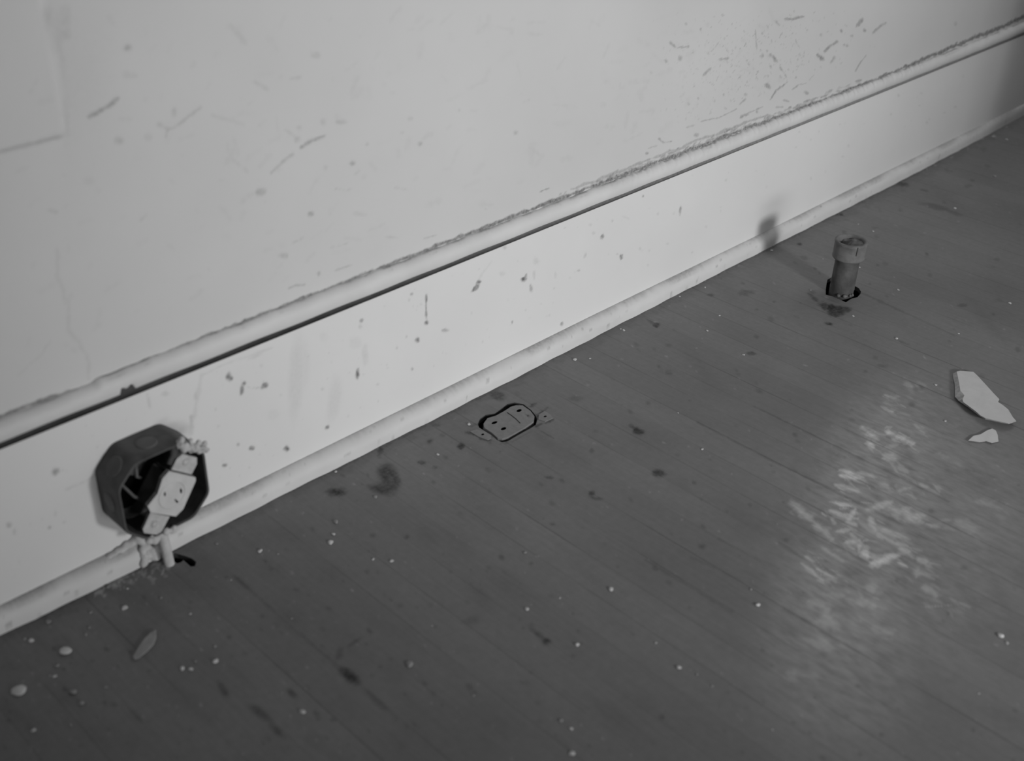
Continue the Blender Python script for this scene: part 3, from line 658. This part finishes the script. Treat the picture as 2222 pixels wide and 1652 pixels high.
# receptacle: tilted in the box
VX = Vector((0.62, 0, 0.785)); UX = Vector((0.785, 0, -0.62))      # along the yoke, across the yoke
NV = Vector((0, -1, 0))
RC = Vector((0.4085 - BXC, 0, 0.0905 - BZC))
def rec(bm, yoff=0.0):
    """local (u, v, w): w towards the room; w = 0 at the front edge of the box"""
    B = Matrix((UX, VX, NV)).transposed()
    for v in bm.verts: v.co = B @ v.co + RC + Vector((0, YF - YB, 0))
    return bm
bm = bmesh.new()
add_box(bm, (0, 0, -0.014), (0.031, 0.040, 0.026))
bmesh.ops.bevel(bm, geom=bm.edges[:], offset=0.003, segments=2, affect='EDGES')
recb = from_bm('receptacle', rec(bm), M['bakelite'], jb)
face = [(-0.0195, 0.013), (-0.0165, 0.0215), (0.0165, 0.0215), (0.0185, 0.018), (0.0195, 0.004), (0.0205, -0.012), (0.0165, -0.0205), (-0.0135, -0.0215), (-0.0205, -0.016), (-0.0165, -0.002)]
def ell(cu, cv, a, b, n=12, ang=0.0):
    ca, sa = math.cos(ang), math.sin(ang)
    return [(cu + a * math.cos(t) * ca - b * math.sin(t) * sa, cv + a * math.cos(t) * sa + b * math.sin(t) * ca) for t in [2 * math.pi * k / n for k in range(n)]]
slots = [ell(0.0075, 0.0055, 0.0012, 0.0032, 10, 0.7), ell(0.0085, -0.0055, 0.0010, 0.0042, 10, 1.15), ell(-0.0085, -0.001, 0.0010, 0.0026, 10, 0.6)]
fp = from_bm('face_plate', rec(plate(face, slots, -0.0025, 0.0022, zh=-0.0018)), [M['porcelain'], M['porcelain'], M['slot']], recb)
bm = bmesh.new()                                                    # raised ring on the face
n = 36; ra = []
for r_o, z in ((0.0148, 0.0021), (0.0142, 0.0030), (0.0130, 0.0030), (0.0124, 0.0021)):
    ra.append([bm.verts.new((r_o * math.cos(2 * math.pi * k / n), r_o * math.sin(2 * math.pi * k / n) * 1.02, z)) for k in range(n)])
for a, b in zip(ra, ra[1:]):
    for k in range(n): bm.faces.new((a[k], a[(k + 1) % n], b[(k + 1) % n], b[k]))
from_bm('face_ring', rec(bm), M['porcelain'], fp, True)
for sgn in (1, -1):                                                 # the yoke's two ends
    e = [(-0.0125, 0.0228), (0.0125, 0.0228), (0.0125, 0.034), (0.009, 0.040), (-0.009, 0.040), (-0.0125, 0.034)]
    if sgn < 0: e = [(-0.0115, -0.0228), (-0.0105, -0.040), (-0.007, -0.0435), (0.008, -0.043), (0.0115, -0.039), (0.012, -0.0228)]
    ear = from_bm('yoke_ear', rec(plate(e, [], -0.0035, -0.0005)), M['yoke'], recb)
    bm = bmesh.new(); add_box(bm, (0, sgn * 0.0222, -0.004), (0.022, 0.002, 0.005)); from_bm('yoke_bend', rec(bm), M['slot'], ear)
    bm = bmesh.new(); r = bmesh.ops.create_uvsphere(bm, u_segments=16, v_segments=8, radius=0.0036)
    for v in bm.verts: v.co = Vector((v.co.x - 0.001, v.co.y + sgn * 0.033, v.co.z * 0.45 - 0.0004))
    from_bm('screw', rec(bm), M['yoke'], ear, True)
# caked paint at the upper right corner and scraps of wire insulation
def lump(pts, rad, seed, sub=2):
    bm = bmesh.new(); rr = random.Random(seed)
    for p, r in zip(pts, rad):
        q = bmesh.ops.create_icosphere(bm, subdivisions=sub, radius=r)
        for v in q['verts']:
            k = 1 + rr.uniform(-.16, .16); v.co = Vector(p) + v.co * k
    return bm
rr = random.Random(9); P_, R_ = [], []
for k in range(80):
    t = rr.random(); P_.append((0.021 + 0.026 * t + rr.uniform(-.004, .004), YF - YB + rr.uniform(-.002, .004), 0.0435 - 0.017 * t + rr.uniform(-.005, .004))); R_.append(rr.uniform(.0013, .0030))
cake = from_bm('caked_paint', lump(P_, R_, 5), M['yoke'], jb, True); 
m_ = cake.modifiers.new('remesh', 'REMESH'); m_.mode = 'VOXEL'; m_.voxel_size = 0.0009; m_.use_smooth_shade = True
P_, R_ = [], []
for k in range(12):
    t = rr.random(); P_.append((-0.026 + 0.030 * t, YF - YB + rr.uniform(-.002, .002), -0.0445 + rr.uniform(-.003, .002))); R_.append(rr.uniform(.0024, .0042))
cake = from_bm('caked_paint', lump(P_, R_, 6), M['white'], jb, True)
m_ = cake.modifiers.new('remesh', 'REMESH'); m_.mode = 'VOXEL'; m_.voxel_size = 0.0009; m_.use_smooth_shade = True
# the open back of the box: dark holes into the wall
for c, r in [((-0.022, -0.010), 0.016), ((-0.026, 0.012), 0.009), ((-0.006, 0.028), 0.009), ((0.018, 0.026), 0.008)]:
    bm = bmesh.new(); vs = [bm.verts.new((c[0] + r * math.cos(t) * (1 + .15 * math.sin(3 * t)), -0.0046, c[1] + r * 1.15 * math.sin(t))) for t in np.linspace(0, 2 * math.pi, 20)[:-1]]
    bm.faces.new(vs); from_bm('opening', bm, M['void'], hous)
bm = bmesh.new(); tube(bm, [(-0.033, -0.006, 0.020), (-0.030, -0.020, 0.010), (-0.024, -0.026, -0.002), (-0.018, -0.022, -0.010)], 0.0016, 8)
from_bm('wire', bm, M['knock'], jb, True)
bm = bmesh.new(); tube(bm, [(-0.012, -0.008, 0.034), (-0.016, -0.024, 0.030), (-0.020, -0.030, 0.021), (-0.014, -0.024, 0.014)], 0.0016, 8)
from_bm('wire', bm, M['knock'], jb, True)

# ------------------------------------------------------------------ stub of conduit between the box and the floor
cst = thing('conduit_stub', 'short white painted conduit stub from the junction box down to a hole in the floor', 'conduit', (0.4015, 0.8425, 0.0))
bm = bmesh.new(); tube(bm, [(0, 0, -0.03), (0.0, 0, 0.0), (-0.0003, 0.001, 0.015), (-0.0005, 0.0025, 0.030), (-0.0005, 0.004, 0.049)], 0.0050, 20)
from_bm('tube', bm, M['white'], cst, True)
bm = bmesh.new(); tube(bm, [(-0.001, 0.003, 0.036), (-0.001, 0.0035, 0.040), (-0.001, 0.004, 0.0485)], [0.0064, 0.0072, 0.0072], 8)
from_bm('connector', bm, M['white'], cst)
# dab of plaster on the moulding under the box
def melt(o, vox, it=6):
    m_ = o.modifiers.new('remesh', 'REMESH'); m_.mode = 'VOXEL'; m_.voxel_size = vox; m_.use_smooth_shade = True
    m_ = o.modifiers.new('smooth', 'SMOOTH'); m_.iterations = it; m_.factor = 0.5
rr = random.Random(4)
P_, R_ = [], []
for k in range(46):                                     # a run of plaster from the box's lower lip, over the shoe, to the floor
    t = rr.random(); x = rr.uniform(-0.012, 0.010) * (0.6 + 0.5 * t)
    z = 0.032 * (1 - t) ** 1.1; y = 0.014 - 0.0155 * math.sin(t * math.pi / 2) + rr.uniform(-.001, .001)
    P_.append((x, y, z + 0.003)); R_.append(rr.uniform(.0026, .0046))
for k in range(16):                                     # its feathered tail along the shoe to the left
    P_.append((-0.010 - k * 0.0028, 0.0125 + rr.uniform(-.001, .001), 0.0235 - k * .0004 + rr.uniform(-.001, .002))); R_.append(.0048 - k * .00014)
dab = from_bm('plaster_dab', lump(P_, R_, 11, 2), M['white'], None, True, (0.3925, 0.8565, 0.0))
melt(dab, 0.0011)
tag(dab, 'lumpy white plaster dab on the shoe moulding under the junction box', 'plaster')

PIPE_PX = (1825, 635)
# ------------------------------------------------------------------ pipe stub rising from the floor
PX, PY = fl(*PIPE_PX)
ps = thing('pipe_stub', 'upright rusty pipe stub with a coupling standing in a ragged floor hole', 'pipe', (PX, PY, 0.0))
from_bm('pipe', lathe([(0.0172, -0.055), (0.0172, 0.006), (0.0176, 0.009), (0.0172, 0.012), (0.0172, 0.058), (0.0165, 0.062)], 48, True, True, 0.0002, 3), M['pipe'], ps, True)
cpl = from_bm('coupling', lathe([(0.0174, 0.0565), (0.0222, 0.0570), (0.0232, 0.0590), (0.0226, 0.0610), (0.0226, 0.0790), (0.0232, 0.0808), (0.0228, 0.0830), (0.0200, 0.0838), (0.0182, 0.0825), (0.0178, 0.068)], 48, False, False, 0.00025, 4), M['coupling'], ps, True)
bm = bmesh.new(); rr = random.Random(8); n = 28; rings = []
for j in range(9):
    ring = []
    for k in range(n):
        r = 0.0179 * j / 8 + 1e-5; t = 2 * math.pi * k / n; x, y = r * math.cos(t), r * math.sin(t)
        lf = (-0.44 * x + 0.9 * y) / 0.018                # towards the side that has crumbled away
        z = 0.0800 - 0.0075 * max(0, min(1, (lf + 0.15) * 2.2)) * (1 if (0.9 * x + 0.44 * y) < 0.012 else .4) + rr.uniform(-.0005, .0005)
        ring.append(bm.verts.new((x, y, z)))
    rings.append(ring)
for a, b in zip(rings, rings[1:]):
    for k in range(n): bm.faces.new((a[k], a[(k + 1) % n], b[(k + 1) % n], b[k]))
from_bm('debris_plug', bm, M['plug'], ps, True)
bm = bmesh.new(); add_box(bm, (0.0228 * math.cos(math.radians(-126)), 0.0228 * math.sin(math.radians(-126)), 0.076), (0.0022, 0.0013, 0.013), Matrix.Rotation(math.radians(-126), 3, 'Z'))
from_bm('seam', bm, M['pipe'], cpl)
for k, (a, s) in enumerate([(198, .0024), (224, .0028), (232, .0017), (252, .0020), (266, .0024)]):      # crumbs of mortar at its foot
    bm = lump([(0.0185 * math.cos(math.radians(a)), 0.0185 * math.sin(math.radians(a)), 0.0035)], [s], 20 + k)
    from_bm('mortar', bm, M['coupling'], ps, True)

# ------------------------------------------------------------------ outlet set flush in the floor
oc = np.mean(out_inner, 0)
fo = thing('floor_outlet', 'flush two-lobed floor outlet painted over dark, set in a ragged cut near the moulding', 'outlet', (oc[0], oc[1], 0.0))
def loc2(p): q = fl(*E_(p)) - oc; return (q[0], q[1])
def ell_px(c, a, b, ang, n=10):
    return [loc2((c[0] + a * math.cos(t) * math.cos(ang) - b * math.sin(t) * math.sin(ang), c[1] + a * math.cos(t) * math.sin(ang) + b * math.sin(t) * math.cos(ang))) for t in [2 * math.pi * k / n for k in range(n)]]
osl = [ell_px((780, 752), 44, 17, -0.3), ell_px((905, 835), 40, 19, -0.3), ell_px((1120, 585), 38, 18, -0.25)]
olow = [(p[0] - oc[0], p[1] - oc[1]) for p in out_inner]
bm = plate([(p[0] * 1.03, p[1] * 1.03) for p in olow], osl, -0.010, 0.0006, zh=-0.003, inner=olow)
of = from_bm('face_plate', bm, [M['outlet'], M['outlet'], M['void']], fo)
bm = bmesh.new()
dv = [loc2(p) for p in [(955, 612), (1010, 650), (1075, 700), (1135, 760)]]
tube(bm, [(p[0], p[1], 0.0004) for p in dv], 0.0008, 6); from_bm('divider', bm, M['slot'], of)
bm = lump([(*loc2((1250, 660)), 0.0008)], [.0014], 3); from_bm('ground_pin', bm, M['knock'], of, True)
for pts in ([(440, 872), (530, 845), (640, 868), (735, 925), (735, 965), (690, 990), (560, 945)], [(1395, 640), (1470, 590), (1560, 640), (1585, 690), (1480, 735), (1385, 705)]):
    ep = [loc2(p) for p in pts]
    c = np.mean(ep, 0)
    ear = from_bm('mounting_ear', plate(ep, [[(c[0] + .0022 * math.cos(t), c[1] + .0016 * math.sin(t)) for t in np.linspace(0, 2 * math.pi, 9)[:-1]]], -0.0006, 0.0007, zh=0.0001), [M['outlet'], M['outlet'], M['void']], fo)

# ------------------------------------------------------------------ plaster shards and the sliver
def shard(name, px_top, px_low, thick, lift, label, tilt, cat, mats, to=crop(1950, 740, 6.353)):
    T = np.array([fl(*to(p), thick) for p in px_top]); B = np.array([fl(*to(p)) for p in px_low]); c = B.mean(0)
    bm = bmesh.new(); n = len(T); rr = random.Random(len(px_top))
    tp = [bm.verts.new((p[0] - c[0], p[1] - c[1], thick)) for p in T]; bt = [bm.verts.new((p[0] - c[0], p[1] - c[1], rr.uniform(0, 0.0004))) for p in B]
    for i in range(n):
        f = bm.faces.new((bt[i], bt[(i + 1) % n], tp[(i + 1) % n], tp[i])); f.material_index = 1
    bm.faces.new(tp); bm.faces.new(bt[::-1])
    for v in bm.verts: v.co.z += lift + tilt[0] * v.co.x + tilt[1] * v.co.y
    zmin = min(v.co.z for v in bm.verts)
    for v in bm.verts: v.co.z -= zmin - 0.0003
    o = from_bm(name, bm, mats, None, False, (c[0], c[1], 0)); return tag(o, label, cat)
big_top = [(800, 425), (850, 412), (1030, 430), (1085, 485), (1200, 620), (1300, 740), (1380, 830), (1362, 870), (1430, 918), (1500, 980), (1560, 1090), (1608, 1150), (1500, 1182), (1440, 1170), (1300, 1135), (1185, 1105), (1115, 1065), (1060, 1010), (960, 930), (885, 870), (875, 830), (900, 770), (845, 700), (832, 600), (815, 500)]
big_low = [(745, 455), (850, 414), (1030, 432), (1085, 487), (1200, 622), (1300, 742), (1380, 832), (1362, 872), (1430, 920), (1500, 982), (1560, 1092), (1608, 1155), (1500, 1192), (1440, 1184), (1300, 1152), (1180, 1122), (1110, 1082), (1050, 1030), (950, 950), (870, 890), (820, 850), (770, 790), (772, 690), (768, 600), (750, 520)]
shard('plaster_shard', big_top, big_low, 0.0035, 0.0, 'large long shard of pale plaster on the floor near the right edge', (-0.02, -0.03), 'plaster shard', [M['chip'], M['chip_edge']])
sm = [(960, 1375), (1030, 1312), (1130, 1290), (1220, 1236), (1290, 1211), (1340, 1240), (1365, 1300), (1375, 1385), (1280, 1408), (1200, 1383), (1110, 1393)]
shard('plaster_shard', sm, [(p[0], p[1] + 8) for p in sm], 0.0016, 0.0, 'small triangular plaster shard beside the tip of the larger one', (0.0, -0.004), 'plaster shard', [M['chip'], M['chip_edge']])
sl = [(1252, 68), (1252, 130), (1232, 180), (1182, 232), (1112, 292), (1082, 303), (1068, 283), (1110, 210), (1160, 140), (1208, 92)]
shard('wood_sliver', sl, [(p[0] + 4, p[1] + 6) for p in sl], 0.0016, 0.0, 'narrow pale wood sliver lying on the dark floor below the junction box', (0.0, 0.03), 'wood sliver', [M['sliver'], M['sliver']], A_)

# ------------------------------------------------------------------ crumbs of plaster on the floor
I_ = crop(900, 900, 3.174); R7 = crop(0, 1100, 2.993); EE = crop(1400, 1100, 2.703); FF = crop(900, 450, 3.703); JJ = crop(1950, 740, 6.353)
crumbs = []       # (px, py, rx, ry in px, dull)
def cr(P_, sc, lst):
    for c in lst:
        (x, y), r = P_(c[:2]), c[2] / sc / 2
        crumbs.append((x, y, r, r * (c[3] if len(c) > 3 else 0.85), c[4] if len(c) > 4 else 0))
cr(A_, 3.703, [(525, 248, 95, .75), (150, 560, 112, .7), (590, 565, 62, .95, 1), (655, 660, 44, 1.2, 1), (455, 355, 40, .9, 1), (440, 440, 34), (402, 435, 12), (252, 150, 42, .8), (200, 140, 30, .8, 1), (1466, 378, 46), (1535, 385, 40), (1730, 318, 52, .75), (1570, 322, 26, .9, 1), (1725, 200, 30, .9, 1), (270, 872, 40), (570, 830, 28, .9, 1), (850, 530, 32, .8, 1), (690, 105, 28, .9, 1), (720, 50, 28, .9, 1)])
cr(R7, 2.993, [(810, 660, 40, .9), (828, 533, 20, .8), (590, 690, 26, .8, 1), (1235, 698, 18), (1690, 290, 34), (1410, 243, 26, .5, 1), (1502, 477, 10), (1965, 1335, 36, .9), (310, 750, 46, .6, 1), (705, 525, 22, 1.4, 1), (1805, 308, 16, .9, 1), (1045, 595, 22, .9, 1)])
cr(C_, 2.469, [(290, 810, 32), (305, 765, 24), (320, 700, 34, .7, 1), (620, 910, 25), (518, 900, 17), (1790, 1062, 30), (1340, 1167, 25), (1612, 1360, 27), (715, 1465, 50, .6, 1), (1030, 178, 24), (865, 338, 18), (315, 430, 18), (530, 566, 24, .7, 1), (1330, 865, 22, .8, 1), (2150, 115, 10), (2030, 1348, 14, .9, 1)])
cr(D_, 2.469, [(385, 855, 36, .8), (1305, 767, 9), (1830, 1078, 32), (1825, 943, 26, .8), (1770, 900, 28, .7, 1), (330, 355, 16, .9, 1)])
cr(EE, 2.703, [(660, 577, 30), (198, 948, 30), (2085, 757, 36), (2120, 800, 20), (1957, 1097, 11), (395, 1055, 20, .7, 1), (62, 800, 16), (745, 1310, 10), (303, 985, 16, .9, 1), (620, 487, 16, .9, 1)])
cr(FF, 3.703, [(1285, 1225, 40, .7), (1410, 1218, 20), (1680, 990, 28), (1655, 980, 18), (2120, 715, 18)])
cr(G_, 5.1625, [(1520, 425, 28), (1365, 830, 28), (1800, 1080, 32, .7), (1300, 1375, 30, .7), (385, 640, 36, .7), (1355, 345, 14), (960, 735, 14), (820, 1085, 24, .9, 1), (1780, 1630, 28)])
cr(H_, 2.41, [(2045, 110, 15), (2130, 130, 15), (2068, 320, 20, .8, 1), (1860, 488, 15), (2150, 985, 20, .6), (565, 1128, 15), (755, 1255, 16), (1555, 1170, 16), (1880, 1143, 11), (553, 902, 13), (630, 1050, 12), (1760, 1412, 14)])
cr(I_, 3.174, [(1980, 240, 20), (120, 1458, 10), (1000, 1265, 14), (760, 950, 24, .9, 1)])
cr(JJ, 6.353, [(505, 610, 40, .8), (640, 1110, 42, .9)])
NAMED = {0: ('large pale plaster crumb lying alone beyond the wood sliver, towards the left edge', 'plaster crumb'), 1: ('biggest pale plaster crumb, nearest the left edge of the floor', 'plaster crumb'),
         2: ('dull grey crumb, larger of two close together low at the left', 'plaster crumb'), 3: ('dull grey crumb, lower of two close together low at the left', 'plaster crumb')}
zones = [(lambda x, y: x < 560 and y > 1330, 'small plaster crumb on the shadowed floor in the lower left, around the wood sliver', 'crumbs around the wood sliver'),
         (lambda x, y: x < 1000 and y < 1330, 'small plaster crumb on the floor between the junction box and the flush outlet', 'crumbs between box and outlet'),
         (lambda x, y: x >= 1560 and y < 800, 'tiny plaster crumb on the floor around the pipe stub and far end', 'crumbs around the pipe stub'),
         (lambda x, y: x >= 1950, 'tiny plaster crumb on the floor near the plaster shards and right edge', 'crumbs by the plaster shards'),
         (lambda x, y: x >= 900 and y < 1120, 'tiny plaster crumb on the floor between the flush outlet and the pipe stub', 'crumbs beyond the outlet'),
         (lambda x, y: True, 'small plaster crumb on the open floorboards in the foreground, left of the scuffed patch', 'crumbs in the foreground')]
protos = []
for k in range(6):
    rr = random.Random(50 + k); bm = bmesh.new(); bmesh.ops.create_icosphere(bm, subdivisions=2, radius=1.0)
    f1, f2, f3 = [Vector((rr.uniform(-1, 1), rr.uniform(-1, 1), rr.uniform(-1, 1))) * 2.2 for _ in range(3)]
    for v in bm.verts:
        d = 1 + 0.22 * math.sin(v.co.dot(f1) + k) + 0.16 * math.sin(v.co.dot(f2) * 1.7) + rr.uniform(-.1, .1)
        v.co = v.co * d; v.co.z = max(v.co.z, -0.55)
    zm = min(v.co.z for v in bm.verts)
    for v in bm.verts: v.co.z -= zm
    for dull in (0, 1):
        me = bpy.data.meshes.new('plaster_crumb'); bm.to_mesh(me); me.materials.append(M['crumb_dull'] if dull else M['crumb']); protos.append(me)
    bm.free()
for i, (x, y, rx, ry, dull) in enumerate(crumbs):
    p = fl(x, y); p2 = fl(x + 1, y); s = np.hypot(*(p2 - p)); dist = math.sqrt(p @ p + CAMH ** 2); mpx = dist / F
    r = max(rx * mpx, 0.0006) * 0.92
    if p[1] > 0.852: p[1] = 0.852
    o = bpy.data.objects.new('plaster_crumb', protos[(i % 6) * 2 + int(dull)]); COL.objects.link(o)
    o.location = (p[0], p[1], 0.0); o.scale = (r * 0.95, r * 0.8, min(r * 0.5 * max(ry / rx, .6), 0.003)); o.rotation_euler = (0, 0, rng.uniform(0, 6.28))
    if i in NAMED: tag(o, NAMED[i][0], 'plaster crumb')
    else:
        for test, lab, grp in zones:
            if test(x, y): tag(o, lab, 'plaster crumb', grp); break
